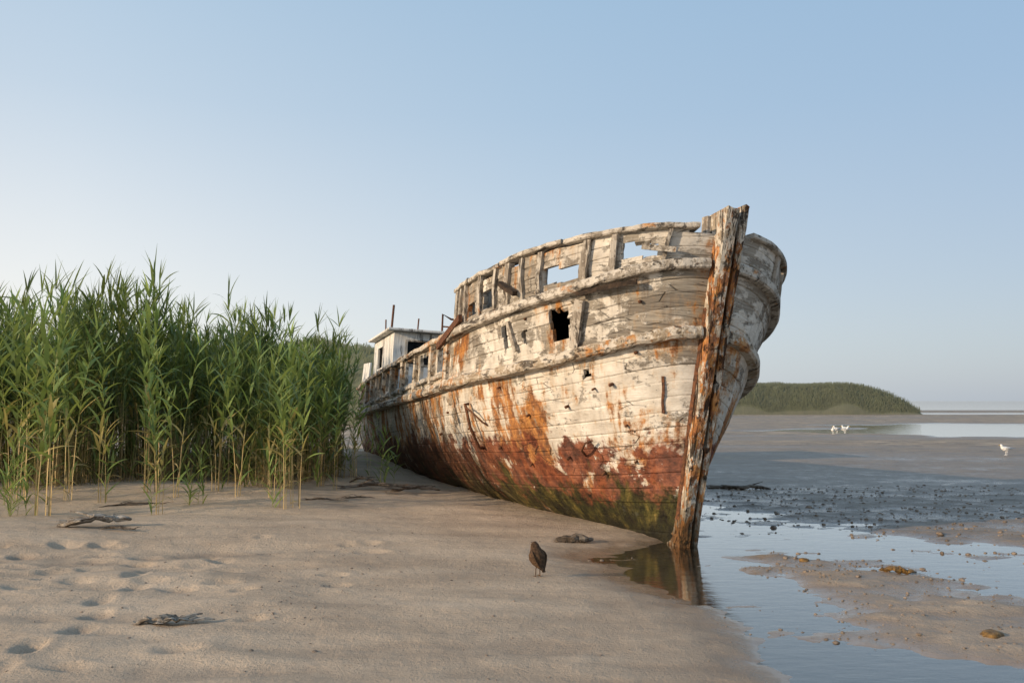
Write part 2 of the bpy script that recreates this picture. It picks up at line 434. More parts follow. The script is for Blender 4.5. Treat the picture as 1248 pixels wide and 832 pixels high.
def zt(t, u):
    a, b = 15/24, 20/24
    if t <= a: return -.2+(zm(u)+.2)*t/a
    if t <= b: return zm(u)+(zu(u)-zm(u))*(t-a)/(b-a)
    return zu(u)+(zr(u)-zu(u))*(t-b)/(1-b)
def HP(side, u, z, out=0.0):
    b = bre(u, z)
    p = Vector((rake(z)-u, side*b, z))
    if out:
        n = HN(side, u, z); p = p+n*out
    return p
def HN(side, u, z):
    e = .03; u0 = max(u-e, 0.001)
    a = Vector((rake(z)-(u+e), side*bre(u+e, z), z))-Vector((rake(z)-u0, side*bre(u0, z), z))
    c = Vector((rake(z+e)-u, side*bre(u, z+e), z+e))-Vector((rake(z-e)-u, side*bre(u, z-e), z-e))
    n = a.cross(c).normalized()
    if n.y*side < 0: n = -n
    return n

AP = [(4.62, 5.25), (5.7, 6.55), (7.0, 7.85), (8.25, 9.05), (9.4, 10.15), (10.5, 11.2), (11.5, 12.2), (12.5, 13.2), (13.55, 14.3)]
HOLES_S = [(.19, .45, 3.12, 3.29, .006), (.86, 1.36, 2.91, 3.09, .008), (2.4, 2.74, 2.78, 3.00, .012), (3.05, 3.35, 2.76, 2.94, .03),
           (1.05, 1.30, 2.24, 2.62, .03), (2.1, 2.22, 2.22, 2.5, .03), (1.72, 1.80, 2.25, 2.45, .03)]+[(a, b, 2.15, 2.54, .004) for a, b in AP]
HOLES_P = [(.8, 1.05, 2.90, 3.13, .01), (1.6, 2.1, 2.95, 3.15, .01)]
rows = []
for k in range(24):
    for fr in (0, .10, .5, .90): rows.append(k+fr)
rows.append(24)
NU = 400
us = [L*(i/NU)**1.45 for i in range(NU+1)]
def in_hole(u, z, holes):
    for (a, b, c, d, j) in holes:
        jj = j*(float(vn(u*14, z*14, 3))-.5)*2
        if a+jj < u < b+jj and c+jj*.7 < z < d+jj*.7: return True
    return False
hv, hf, au, az, ap = [], [], [], [], []
rg = random.Random(3)
poff = [[rg.uniform(-.008, .008) for _ in range(12)] for _ in range(25)]
for side, holes in ((-1, HOLES_S), (1, HOLES_P)):
    base = len(hv)
    for i, u in enumerate(us):
        for j, r in enumerate(rows):
            k = min(int(r), 23); fr = r-k
            z = zt(r/24, u)
            o = poff[k][int(u/2.3+k*.37) % 12]
            if fr in (0,) or r == 24: o = -.009
            o += (float(vn(u*1.3, z*1.5, 7+side))-.5)*(.05 if side < 0 else .02)*min(u, 1)
            p = HP(side, u, z, o)
            if r > 23.5: p.z += (float(vn(u*5, 3, side+9))-.6)*.05
            hv.append(p); au.append(u); az.append(z); ap.append(r+(.0 if side < 0 else 40))
    nr = len(rows)
    for i in range(NU):
        for j in range(nr-1):
            uc = (us[i]+us[i+1])/2; rc = (rows[j]+rows[j+1])/2; zc = zt(rc/24, uc)
            if uc > UF+.12*float(vn(zc*6, 1, 2)) and rc > 20.6: continue
            if rc > 23.3 and float(vn(uc*3.2, 5, side+3)) > .62: continue
            if in_hole(uc, zc, holes): continue
            if zc > 1.0 and zc < 2.9 and 23 > rc and float(vn(uc*2.3, rc*.9, 17+side)) > .98: continue
            a = base+i*nr+j; b = a+nr
            hf.append((a, a+1, b+1, b) if side < 0 else (a, b, b+1, a+1))
tb = len(hv); nt_ = 20
for j in range(nt_+1):
    z = -.2+(2.6+.2)*j/nt_
    for sd in (-1, 1):
        hv.append(HP(sd, L, z)); au.append(L+sd); az.append(z); ap.append(j*.9)
for j in range(nt_):
    a = tb+2*j; hf.append((a, a+2, a+3, a+1))
hull = mesh_obj('hull', hv, hf, HULL, boat)
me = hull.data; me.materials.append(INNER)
for nm, arr in (('hu', au), ('hz', az), ('hp', ap)):
    at = me.attributes.new(nm, 'FLOAT', 'POINT'); at.data.foreach_set('value', arr)
out_test = sum(1 for p in me.polygons if p.normal.y*p.center.y > 0) > len(me.polygons)/2
if not out_test: me.flip_normals()
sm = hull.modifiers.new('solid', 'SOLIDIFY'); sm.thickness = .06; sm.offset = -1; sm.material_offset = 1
hull['label'] = 'planked hull with peeled white paint, orange rust and green slime'

def sweep(name, pts, nrm, upv, sec, mat, parent, jit=.006, seed=0, scl=None):
    r = random.Random(seed); vs = []; fs = []; k = len(sec)
    for i, (p, n, u_) in enumerate(zip(pts, nrm, upv)):
        s_ = scl[i] if scl else 1
        for (a, b) in sec:
            j1 = (float(vn(i*.3+a*9, b*9+seed, 2))-.5)*2*jit+r.uniform(-.2, .2)*jit
            vs.append(p+n*(a*s_+j1)+u_*(b*s_+j1))
    for i in range(len(pts)-1):
        for q in range(k):
            a = i*k+q; b = i*k+(q+1) % k
            fs.append((a, b, b+k, a+k))
    fs.append(tuple(range(k))[::-1]); fs.append(tuple(len(vs)-k+q for q in range(k)))
    return mesh_obj(name, vs, fs, mat, parent)

def sec_rect(a0, a1, b0, b1, c=.012):
    return [(a0, b0), (a1-c, b0), (a1, b0+c), (a1, b1-c), (a1-c, b1), (a0, b1)]
Z = Vector((0, 0, 1))
def along(side, u0, u1, zf, step=.07, out=0):
    P, Nn, U_ = [], [], []
    n = max(3, int((u1-u0)/step)); pw = 1.9 if u0 < .3 else 1
    if u0 < .3: n = int(n*1.25)+8
    for i in range(n+1):
        u = u0+(u1-u0)*(i/n)**pw
        z = zf(u); nn = HN(side, max(u, .02), z); nh = Vector((nn.x, nn.y, 0)).normalized()
        P.append(HP(side, u, z)+nh*out); Nn.append(nh); U_.append(Z)
    return P, Nn, U_
for side in (-1, 1):
    jf = 1 if side < 0 else .35
    px_ = 0 if side < 0 else -.02
    sweep('upper_rub_rail', *along(side, .003, UF+.6, zu), sec_rect(-.03, .115+px_, -.06, .06, .02), WOODX, boat, .010*jf, 4+side)
    sweep('lower_rub_rail', *along(side, .003, L-.1, zm), sec_rect(-.03, .13+px_, -.068, .068, .03), WALE, boat, .010*jf, 8+side)
    segs = [(.03, 1.05), (1.08, 2.2), (2.23, 3.25), (3.3, UF+.05)] if side < 0 else [(.03, .9), (.95, 2.4), (2.45, UF)]
    for i, (a, b) in enumerate(segs):
        dz = [.0, .012, -.01, .006][i]*jf
        sweep('cap_rail', *along(side, a, b, lambda u: zr(u)+.02+dz+(float(vn(u*4, i, 3))-.5)*.02*jf), sec_rect(-.12, .075+px_, -.03, .03), WOODX, boat, .012*jf, 20+i+side)
    sweep('bulwark_rail', *along(side, UF+.02, L, lambda u: zu(u)+.06), sec_rect(-.12, .09, -.045, .045), WALE, boat, .012, 31+side)
    sweep('mid_rail', *along(side, UF+.4, L-.2, lambda u: 2.07), sec_rect(-.03, .05, -.035, .035), WOODX, boat, .008, 35+side)
def post(side, u, z0, z1, wd=.09, dp=.06, mat=WOODZ, name='bulwark_post', seed=0, lean=0):
    P, Nn, U_ = [], [], []
    n = 7
    for i in range(n+1):
        z = z0+(z1-z0)*i/n; uu = u+lean*i/n
        nn = HN(side, uu, z); P.append(HP(side, uu, z)); Nn.append(nn)
        t = Vector((-1, 0, 0)); t = (t-nn*t.dot(nn)).normalized(); U_.append(t)
    return sweep(name, P, Nn, U_, [(-.03, -wd/2), (dp, -wd/2), (dp+.005, wd/2), (-.03, wd/2)], mat, boat, .008, seed)
for i, (u, wd) in enumerate([(.155, .05), (.50, .07), (.80, .10), (1.42, .07), (1.72, .05), (2.05, .09), (2.35, .05), (2.82, .09), (3.42, .08), (3.70, .05), (3.92, .10)]):
    post(-1, u, zu(u)+.05, zr(u)-.01, wd, .06, WOODZ, seed=i, lean=rg.uniform(-.03, .03))
for i, u in enumerate([.35, .75, 1.2, 1.7, 2.4, 3.2]):
    post(1, u, zu(u)+.05, zr(u)-.01, .10, .03, WOODZ, seed=40+i)
for i, u in enumerate([4.4, 5.48, 6.78, 8.05, 9.22, 10.32, 11.35, 12.35, 13.37, 14.6]):
    post(-1, u, 2.0, 2.63, .16, .06, WALE, seed=60+i)
def plank(side, u0, u1, z0, z1, wd, mat, seed, name='loose_plank', off=.02, th=.03):
    P, Nn, U_ = [], [], []
    n = 10
    for i in range(n+1):
        f = i/n; u = u0+(u1-u0)*f; z = z0+(z1-z0)*f
        P.append(HP(side, u, z, off)); Nn.append(HN(side, u, z))
    for i in range(n+1):
        t = (P[min(i+1, n)]-P[max(i-1, 0)]).normalized(); U_.append(t.cross(Nn[i]).normalized())
    return sweep(name, P, Nn, U_, [(-.02, -wd/2), (th, -wd/2), (th+.004, wd/2), (-.02, wd/2)], mat, boat, .009, seed)
plank(-1, .30, .85, 2.86, 2.77, .05, ROT, 71, off=.10)
plank(-1, .10, .28, 3.20, 3.23, .06, WOODX, 72, off=.09)
plank(-1, .98, .86, 2.16, 2.70, .12, WOODZ, 73, off=.03)
plank(-1, 1.92, 2.05, 2.18, 2.55, .07, WOODZ, 74, off=.02)
plank(-1, 1.75, 2.05, 2.86, 3.01, .06, ROT, 75, off=.10, th=.05)
plank(-1, 3.4, 4.7, 2.76, 2.5, .10, IRON, 76, off=.10)

# stem: two split timbers with a rotten gap
def stem_piece(name, y0, y1, x0, x1, ztop, mat, seed, jit=.012, zb=-.3, widen=.25):
    vs, fs = [], []; n = 120
    sec = [(x0, y0), (x1-.02, y0), (x1, y0+.02), (x1+.002, (y0+y1)/2), (x1, y1-.012), (x1-.015, y1), (x0, y1)]
    for i in range(n+1):
        z = zb+(ztop-zb)*i/n
        wsc = .84+widen*max(z, 0)/3.5
        for q, (a, b) in enumerate(sec):
            chip = max(0, float(vn(z*7+q*3.3, seed*2.3, 11))-.72)*.11
            j1 = (float(vn(z*1.5+q*.3, seed*3.3, 2))-.5)*jit*.7+(float(vn(z*15+q*2.1, seed*1.3, 4))-.5)*jit*.6-(chip if q in (1, 2, 3, 4, 5) else 0)
            j2 = (float(vn(z*5+q*3.1, seed*7.3, 5))-.5)*jit
            vs.append(Vector((rake(z)+a*(.9+.25*z/3.5)+j1, b*wsc+j2, z+((float(vn(q*1.7, seed, 6))-.5)*.06 if i == n else 0))))
    k = len(sec)
    for i in range(n):
        for q in range(k):
            a = i*k+q; b = i*k+(q+1) % k; fs.append((a, b, b+k, a+k))
    fs.append(tuple(range(k))[::-1]); fs.append(tuple(n*k+q for q in range(k)))
    return mesh_obj(name, vs, fs, mat, boat)
stem_piece('stem_post', -.125, .03, -.18, .15, 3.68, STEM, 1, .013)
stem_piece('stem_core', .0, .10, -.2, .04, 3.5, ROT, 2, .015)
stem_piece('stem_side_timber', .078, .15, -.16, .13, 3.74, STEM, 3, .013)
stem_piece('stem_iron_band', -.14, -.118, -.02, .05, 2.6, IRON, 4, .012, .3)
def boxm(name, c, s, mat, parent, rot=(0, 0, 0), bev=.008):
    x, y, z = [q/2 for q in s]
    vs = [Vector((a*x, b*y, d*z)) for a in (-1, 1) for b in (-1, 1) for d in (-1, 1)]
    R = Euler(rot).to_matrix()
    vs = [R @ v+Vector(c) for v in vs]
    fs = [(0, 1, 3, 2), (4, 6, 7, 5), (0, 4, 5, 1), (2, 3, 7, 6), (0, 2, 6, 4), (1, 5, 7, 3)]
    o = mesh_obj(name, vs, fs, mat, parent)
    if bev:
        b = o.modifiers.new('bevel', 'BEVEL'); b.width = bev; b.segments = 2
    return o
boxm('breast_hook', (.30, -.05, 3.44), (.30, .34, .10), WOODX, boat, (0, .1, .2))
boxm('knighthead', (.46, -.155, 3.50), (.11, .07, .30), WOODZ, boat, (.05, .05, .1))

def deck(name, u0, u1, zf, mat):
    vs, fs = [], []; n = 24; m_ = 8
    for i in range(n+1):
        u = u0+(u1-u0)*i/n; z = zf(u); b = bre(u, z)-.07
        for j in range(m_+1):
            f = -1+2*j/m_
            vs.append(Vector((rake(z)-u, f*b, z+.06*(1-f*f))))
    for i in range(n):
        for j in range(m_):
            a = i*(m_+1)+j; fs.append((a, a+1, a+m_+2, a+m_+1))
    return mesh_obj(name, vs, fs, mat, boat)
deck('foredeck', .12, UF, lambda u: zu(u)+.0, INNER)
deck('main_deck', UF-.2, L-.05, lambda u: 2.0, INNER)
boxm('forecastle_bulkhead', (rake(2.4)-UF+.02, 0, 2.33), (.05, 3.4, .62), WOODZ, boat)
for i, u in enumerate([.56, .80, 1.48, 1.8, 2.3, 2.82, 3.45, 3.9]):
    for side in (-1, 1):
        P, Nn, U_ = [], [], []
        for k in range(9):
            z = .9+(zr(u)-.95)*k/8
            nn = HN(side, u, z); P.append(HP(side, u, z, -.06)); Nn.append(nn)
            t = Vector((-1, 0, 0)); U_.append((t-nn*t.dot(nn)).normalized())
        sweep('hull_frame', P, Nn, U_, [(-.09, -.035), (.0, -.035), (.0, .035), (-.09, .035)], WOODZ, boat, .005, 90+i)

def tube(name, pts, r, mat, parent, seg=7, taper=None):
    pts = [Vector(p) for p in pts]; vs, fs = [], []
    for i, p in enumerate(pts):
        t = (pts[min(i+1, len(pts)-1)]-pts[max(i-1, 0)]).normalized()
        a = t.cross(Vector((.3, .2, 1))).normalized(); b = t.cross(a)
        rr = r*(taper[i] if taper else 1)
        for k in range(seg):
            an = 2*math.pi*k/seg; vs.append(p+(a*math.cos(an)+b*math.sin(an))*rr)
    for i in range(len(pts)-1):
        for k in range(seg):
            q = i*seg+k; w_ = i*seg+(k+1) % seg; fs.append((q, w_, w_+seg, q+seg))
    fs.append(tuple(range(seg))[::-1]); fs.append(tuple(len(vs)-seg+k for k in range(seg)))
    return mesh_obj(name, vs, fs, mat, parent, smooth=True)
def ht(u, z, o): return HP(-1, u, z, o)
tube('iron_strap', [ht(3.35, 1.58, .03), ht(3.33, 1.6, .09), ht(3.3, 1.3, .12), ht(3.32, 1.02, .09), ht(3.34, .98, .02)], .022, IRON, boat)
tube('iron_strap', [ht(3.3, 1.55, .10), ht(3.12, 1.50, .12), ht(2.98, 1.34, .06), ht(2.95, 1.28, .01)], .014, IRON, boat)
tube('iron_hook', [ht(1.12, .93, .0), ht(1.07, 1.03, .10), ht(.98, 1.12, .12), ht(.92, 1.13, .08)], .014, IRON, boat)
tube('iron_rod', [ht(.78, 2.12, .0), ht(.76, 2.14, .12)], .015, IRON, boat)
bolts = [(.35, 2.1), (.6, 1.75), (.8, 1.7), (1.2, 1.5), (1.6, 2.0), (1.9, 1.4), (2.4, 1.75), (2.8, 1.0), (3.6, 1.25),
         (.5, 1.3), (.9, .75), (1.4, .9), (4.4, 1.5), (5.2, 1.2), (.3, 2.65), (1.7, 2.55), (.45, .9), (2.2, .8)]
for (u, z) in bolts:
    tube('bolt', [ht(u, z, -.01), ht(u, z, .02+.02*rg.random()), ht(u+.003, z-.003, .03+.03*rg.random())], .013+.008*rg.random(), IRON, boat)
plank(-1, .165, .155, 1.45, 1.85, .03, IRON, 120, 'iron_plate', .005, .012)

# wheelhouse
wh = bpy.data.objects.new('wheelhouse', None); link(wh); wh.parent = boat; wh.location = (-11.1, 0.0, 2.04)
wh.rotation_euler = (math.radians(3.0), math.radians(1.5), 0)
X0, X1, YW, HT = -1.7, 1.1, 1.72, 1.62
def wall_panel(parts):
    vs, fs = [], []
    for (c, s) in parts:
        x, y, z = [q/2 for q in s]; b = len(vs)
        vs += [Vector((c[0]+a*x, c[1]+e*y, c[2]+d*z)) for a in (-1, 1) for e in (-1, 1) for d in (-1, 1)]
        fs += [tuple(b+q for q in f) for f in [(0, 1, 3, 2), (4, 6, 7, 5), (0, 4, 5, 1), (2, 3, 7, 6), (0, 2, 6, 4), (1, 5, 7, 3)]]
    return vs, fs
T = .05
def box_between(a, b): return (tuple((p+q)/2 for p, q in zip(a, b)), tuple(abs(q-p) for p, q in zip(a, b)))
parts = []
wy = [(-1.42, -.62), (-.30, .30), (.60, 1.2)]; z0w, z1w = .92, 1.42
parts.append(box_between((X1-T, -YW, -.1), (X1, YW, z0w)))
parts.append(box_between((X1-T, -YW, z1w), (X1, YW, HT)))
edges = [-YW]+[v for p in wy for v in p]+[YW]
for a, b in zip(edges[0::2], edges[1::2]): parts.append(box_between((X1-T, a, z0w), (X1, b, z1w)))
parts.append(box_between((X0, -YW, -.1), (X0+T, YW, HT)))
for s_ in (-1, 1):
    y0, y1 = (s_*YW, s_*(YW-T))
    parts.append(box_between((X0+T, y0, -.1), (X1-T, y1, z0w)))
    parts.append(box_between((X0+T, y0, z1w), (X1-T, y1, HT)))
    parts.append(box_between((X0+T, y0, z0w), (X0+.6, y1, z1w))); parts.append(box_between((X0+1.3, y0, z0w), (X1-T, y1, z1w)))
vs, fs = wall_panel(parts); mesh_obj('wall', vs, fs, CABIN, wh)
boxm('roof', (-.2, 0, HT+.035), (3.0, 3.78, .06), CABIN, wh, bev=.02)
for (a, b) in wy:
    wp = boxm('window', (X1-.020, (a+b)/2, (z0w+z1w)/2), (.01, b-a, z1w-z0w), DARK, wh, bev=0)
    fv, ff = wall_panel([box_between((X1-.004, a-.04, z0w-.04), (X1+.015, a+.01, z1w+.04)), box_between((X1-.004, b-.01, z0w-.04), (X1+.015, b+.04, z1w+.04)),
                         box_between((X1-.004, a+.01, z1w), (X1+.015, b-.01, z1w+.04)), box_between((X1-.004, a+.01, z0w-.04), (X1+.015, b-.01, z0w))])
    mesh_obj('frame', fv, ff, WOODZ, wp)
def rod(name, a, b, r, parent, mat=IRON): return tube(name, [a, [(p+q)/2 for p, q in zip(a, b)], b], r, mat, parent)
tube('roof_railing', [(.9, -.60, HT+.05), (.9, -.60, HT+.50), (.9, -.4, HT+.40), (.9, .6, HT+.38), (.9, 1.3, HT+.39)], .025, IRON, wh)
tube('roof_railing', [(.9, -.60, HT+.22), (.9, .6, HT+.21), (.9, 1.3, HT+.21)], .018, IRON, wh)
for y in (-.1, .4): rod('rail_post', (.9, y, HT+.05), (.9, y, HT+.36), .018, wh)
rod('mast', (-.3, -1.56, HT), (-.3, -1.53, HT+.80), .028, wh)
rod('mast', (-.8, -1.60, HT), (-.8, -1.62, HT+.5), .018, wh)
rod('mast', (.3, -1.05, HT), (.3, -1.03, HT+.44), .018, wh)
boxm('stern_board', (-15.0, -1.62, 2.98), (.9, .05, .72), CABIN, boat, (0, .05, .05))

# ------------------------------------------------------------------ reeds
def reed_template(r, h, leaves, lean, dead=3, tuft=True, wf=1.0, f0=.36, green=0):
    V_, Q_, C_ = [], [], []
    bx, by = r.uniform(-lean, lean), r.uniform(-lean, lean)
    def sp(f): return np.array([bx*f*f*h, by*f*f*h, h*f])
    segs = 6; a0 = r.random()*6
    for i in range(segs+1):
        f = i/segs; rad = .0088*(1-.7*f)
        c = np.array([.46, .345, .17]) if f < .45 and not green else np.array([.20, .23, .06])
        c = c*(.75+.5*r.random())
        for k in range(3):
            an = a0+k*2.094; V_.append(sp(f)+np.array([math.cos(an)*rad, math.sin(an)*rad, 0])); C_.append(c)
    for i in range(segs):
        for k in range(3):
            a = i*3+k; b = i*3+(k+1) % 3; Q_.append((a, b, b+3, a+3))
    def leaf(f, az, ang, ln, wd, col, droop):
        p = sp(min(f, 1)); d = np.array([math.cos(az)*math.sin(ang), math.sin(az)*math.sin(ang), math.cos(ang)])
        side = np.array([-math.sin(az), math.cos(az), 0]); tw = r.uniform(-.7, .7)
        out = np.array([math.cos(az), math.sin(az), 0])
        b0 = len(V_); n = 5
        ws = [.45, .95, 1, .75, .4, .05]
        for i in range(n+1):
            t_ = i/n
            s2 = side*math.cos(tw)+np.array([0, 0, 1])*math.sin(tw)
            V_.append(p+s2*wd*ws[i]/2); V_.append(p-s2*wd*ws[i]/2)
            cc = col*(.85+.35*t_); C_.append(cc); C_.append(cc)
            p = p+d*ln/n; d = d+np.array([0, 0, -droop])+out*droop*.5; d /= np.linalg.norm(d)
        for i in range(n):
            a = b0+2*i; Q_.append((a, a+1, a+3, a+2))
    az = r.random()*6
    for i in range(leaves):
        f = f0+(1-f0)*(i+r.uniform(-.3, .3))/leaves
        az += math.pi+r.uniform(-.7, .7)
        g_ = r.random()
        col = np.array([.060, .115, .030])*(1-g_)+np.array([.185, .245, .06])*g_
        if f < .55 and r.random() < .35 and not green: col = np.array([.34, .27, .10])
        if green: col = col*1.15
        leaf(f, az, r.uniform(.40, .90)*(1.1-.25*f), r.uniform(.42, .70)*(1.1-.25*f), r.uniform(.034, .058)*wf, col, r.uniform(.03, .22))
    if tuft:
        for i in range(5):
            g_ = r.random(); col = np.array([.085, .15, .04])*(1-g_)+np.array([.22, .29, .08])*g_
            leaf(.985, r.random()*6.28, r.uniform(.10, .80), r.uniform(.30, .5), r.uniform(.018, .034)*wf, col, r.uniform(.02, .12))
    for i in range(dead):
        leaf(r.uniform(.03, .42), r.random()*6.28, r.uniform(.4, 1.7), r.uniform(.25, .5), r.uniform(.012, .024), np.array([.34, .26, .13])*r.uniform(.45, 1.1), .3)
    return np.array(V_), np.array(Q_), np.array(C_)

rr = random.Random(11)
TALL = [reed_template(rr, 2.75, rr.randint(8, 12), .14, 3, f0=rr.uniform(.36, .52)) for _ in range(34)]
FRONT = [reed_template(rr, 2.8, rr.randint(11, 14), .13, 2, True, 1.3, rr.uniform(.26, .44)) for _ in range(16)]
LOW = [reed_template(rr, 1.3, rr.randint(8, 11), .22, 2, True, 1.0, .08, 1) for _ in range(8)]
BARE = [reed_template(rr, 1.35, 1, .22, 3, False) for _ in range(10)]
def merge(items):
    Vs, Qs, Cs = [], [], []; off = 0
    for (tmp, x, y, z, sc, rot, tint) in items:
        v, q, c = tmp; ca, sa = math.cos(rot), math.sin(rot)
        sh = min(sc, 1.0) if sc > .6 else sc*1.3
        w_ = np.empty_like(v); w_[:, 0] = (v[:, 0]*ca-v[:, 1]*sa)*sh+x; w_[:, 1] = (v[:, 0]*sa+v[:, 1]*ca)*sh+y; w_[:, 2] = v[:, 2]*sc+z
        Vs.append(w_); Qs.append(q+off); Cs.append(c*tint); off += len(v)
    return np.concatenate(Vs), np.concatenate(Qs), np.concatenate(Cs)
def hull_x_at(y):
    s_ = (y-9.6+.55)/.951
    return 1.95-.309*s_-1.95
def front_at(x): return 13.9+2.0*(float(vn(x*1.1, 2, 8))-.5)*2+(.0 if x < -3.6 else (x+3.6)*2.4)
items = []
cnt = 0
while cnt < 2000:
    y = 12.6+9.5*rr.random()**1.5; x = rr.uniform(-17, -2.4)
    if y < front_at(x)+.3: continue
    if x > hull_x_at(y)-.35 or x > -.195*y: continue
    if x < -.66*y-1.5: continue
    xa = x/y*14
    hf_ = 1.02-.25*float(sst((xa+6.2)/3.2))-.06*float(sst((-7.0-xa)/1.0))
    ht_ = hf_*(.66+.62*float(vn(x*1.7, y*.9, 77)))
    sc = ht_*rr.uniform(.74, 1.12)*(1.16 if rr.random() < .10 else 1)
    items.append((TALL[rr.randrange(34)], x, y, .10, sc, rr.random()*6.28, rr.uniform(.5, 1.3)))
    cnt += 1
for i in range(1000):
    x = rr.uniform(-11, -2.8); y = 12.5+3.8*rr.random()
    if y < front_at(x)-.2 or x > hull_x_at(y)-.35 or x > -.195*y: continue
    k = rr.random()
    items.append(((LOW[rr.randrange(8)] if k < .06 else BARE[rr.randrange(10)]), x, y, .09, rr.uniform(.5, 1.15), rr.random()*6.28, rr.uniform(.6, 1.1)))
V, Q, C = merge(items)
rb = quads_obj('reed_bed', V, Q, REED, col=C)
tag(rb, 'dense tall green reed bed with straw coloured stems', 'reeds', kind='stuff')

def clump_mesh(seed, n, rad, sc, low):
    r = random.Random(seed); it = []
    for i in range(n):
        a = r.random()*6.28; d = rad*math.sqrt(r.random())
        it.append((FRONT[r.randrange(16)] if r.random() < .8 else BARE[r.randrange(10)], math.cos(a)*d, math.sin(a)*d, -.04, sc*r.uniform(.58, 1.04), r.random()*6.28, r.uniform(1.1, 1.7)))
    for i in range(low):
        a = r.random()*6.28; d = rad*1.3*math.sqrt(r.random())
        it.append((LOW[r.randrange(8)], math.cos(a)*d, math.sin(a)*d, -.04, sc*r.uniform(.45, .95), r.random()*6.28, r.uniform(1.0, 1.6)))
    v, q, c = merge(it); return quads_obj('reed_clump', v, q, REED, col=c, mesh_only=True)
CM = [clump_mesh(100+i, [6, 4, 7, 3, 0][i], [.16, .12, .28, .10, .14][i], 1, [1, 1, 2, 0, 5][i]) for i in range(5)]
clumps = [(-5.95, 10.9, 0, .97), (-4.60, 11.3, 1, .82), (-3.05, 11.8, 2, .76), (-7.1, 12.1, 2, .98), (-6.6, 12.8, 3, 1.0), (-5.4, 12.9, 0, 1.03),
          (-4.5, 13.0, 1, .95), (-4.0, 12.5, 3, .85), (-3.5, 12.5, 3, .72), (-6.35, 11.1, 4, .6), (-3.5, 13.4, 0, .86), (-2.85, 13.8, 3, .62),
          (-2.55, 15.4, 3, .50), (-2.75, 14.9, 1, .72), (-3.1, 14.2, 0, .80), (-5.75, 12.1, 1, .95), (-8.1, 13.0, 0, 1.0), (-4.9, 12.5, 3, .9), (-6.3, 12.2, 3, .9),
          (-2.15, 14.9, 4, .75), (-2.95, 16.0, 1, .6), (-3.3, 15.6, 0, .75), (-4.35, 11.9, 4, .6)]
for i, (x, y, k, sc) in enumerate(clumps):
    o = bpy.data.objects.new('reed_clump', CM[k]); link(o)
    o.location = (x, y, Hs(x, y)); o.scale = (sc, sc, sc); o.rotation_euler = (0, 0, i*1.9)
    tag(o, 'slender green reed clump rooted in bare sand' if k < 4 else 'short bright green reed shoots rooted in bare sand', 'reeds', 'reed clumps at the edge of the reed bed')

# ------------------------------------------------------------------ distant reed banks
def bank(name, fn_h, xr, yr, n, blade, label, seed, tint):
    r = np.random.RandomState(seed)
    cx = np.linspace(xr[0], xr[1], 420); cy = yr[0]+(yr[1]-yr[0])*np.linspace(0, 1, 30)**1.5
    CX, CY = np.meshgrid(cx, cy)
    def prof(x, y): return np.clip((y+(vn(x*.35, 2, 3)-.5)*.5-yr[0])/1.5, 0, 1)**.6
    CZ = fn_h(CX, CY)*prof(CX, CY)+(fbm(CX*1.2, CY*1.2, 7, 3)-.5)*.35*prof(CX, CY)
    CZ = np.where(fn_h(CX, CY) < .12, -.3, CZ); CZ[0, :] = -.3
    idx = np.arange(CX.size).reshape(CX.shape)
    Q2 = np.stack([idx[:-1, :-1].ravel(), idx[:-1, 1:].ravel(), idx[1:, 1:].ravel(), idx[1:, :-1].ravel()], 1)
    V2 = np.stack([CX.ravel(), CY.ravel(), CZ.ravel()], 1)
    hz_ = np.clip(V2[:, 2:3]/1.5, 0, 1)
    C2 = (np.array([.17, .155, .085])*(1-hz_)+np.array([.13, .15, .06])*hz_)*tint*(.85+.3*r.rand(len(V2), 1))
    x = r.uniform(*xr, n); y = yr[0]+.1+(yr[1]-yr[0]-.5)*r.rand(n)**2
    hmax = fn_h(x, y)*prof(x, y); ok = hmax > .2; x, y, hmax = x[ok], y[ok], hmax[ok]; n = len(x)
    b = blade*(.3+1.2*r.rand(n)**2); wd = blade*.045; hh = hmax+b*.65
    lx = r.uniform(-.4, .4, n)*b
    P = np.stack([np.stack([x-wd, y, hh-b], 1), np.stack([x+wd, y, hh-b], 1), np.stack([x+wd*.5+lx, y, hh], 1), np.stack([x-wd*.5+lx, y, hh], 1)], 1).reshape(-1, 3)
    Qd = np.arange(4*n).reshape(n, 4)+len(V2)
    c = np.repeat(np.array([[.15, .17, .065]])*tint*(.75+.5*r.rand(n, 1)), 4, axis=0)
    o = quads_obj(name, np.concatenate([V2, P]), np.concatenate([Q2, Qd]), REEDFAR, smooth=True, col=np.concatenate([C2, c]))
    return tag(o, label, 'reeds', kind='stuff')
def hb1(x, y):
    e = sst((46.0-(y-95)*.1-x)/7+.0)**.4
    return 3.15*e*(.92+.06*vn(x*.13, 3, 5)+.07*vn(x*.6, 3, 6)+.05*vn(x*1.7, y*.3, 8))
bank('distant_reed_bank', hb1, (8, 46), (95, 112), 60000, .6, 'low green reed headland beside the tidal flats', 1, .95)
def hb2(x, y): return 5.0*(.8+.25*vn(x*.3, 4, 9)+.1*vn(x*1.1, 3, 2))*sst((-3-x)/6)
bank('distant_thicket', hb2, (-40, -2), (55, 66), 26000, .6, 'hazy green thicket behind the reed bed', 2, 1.3)

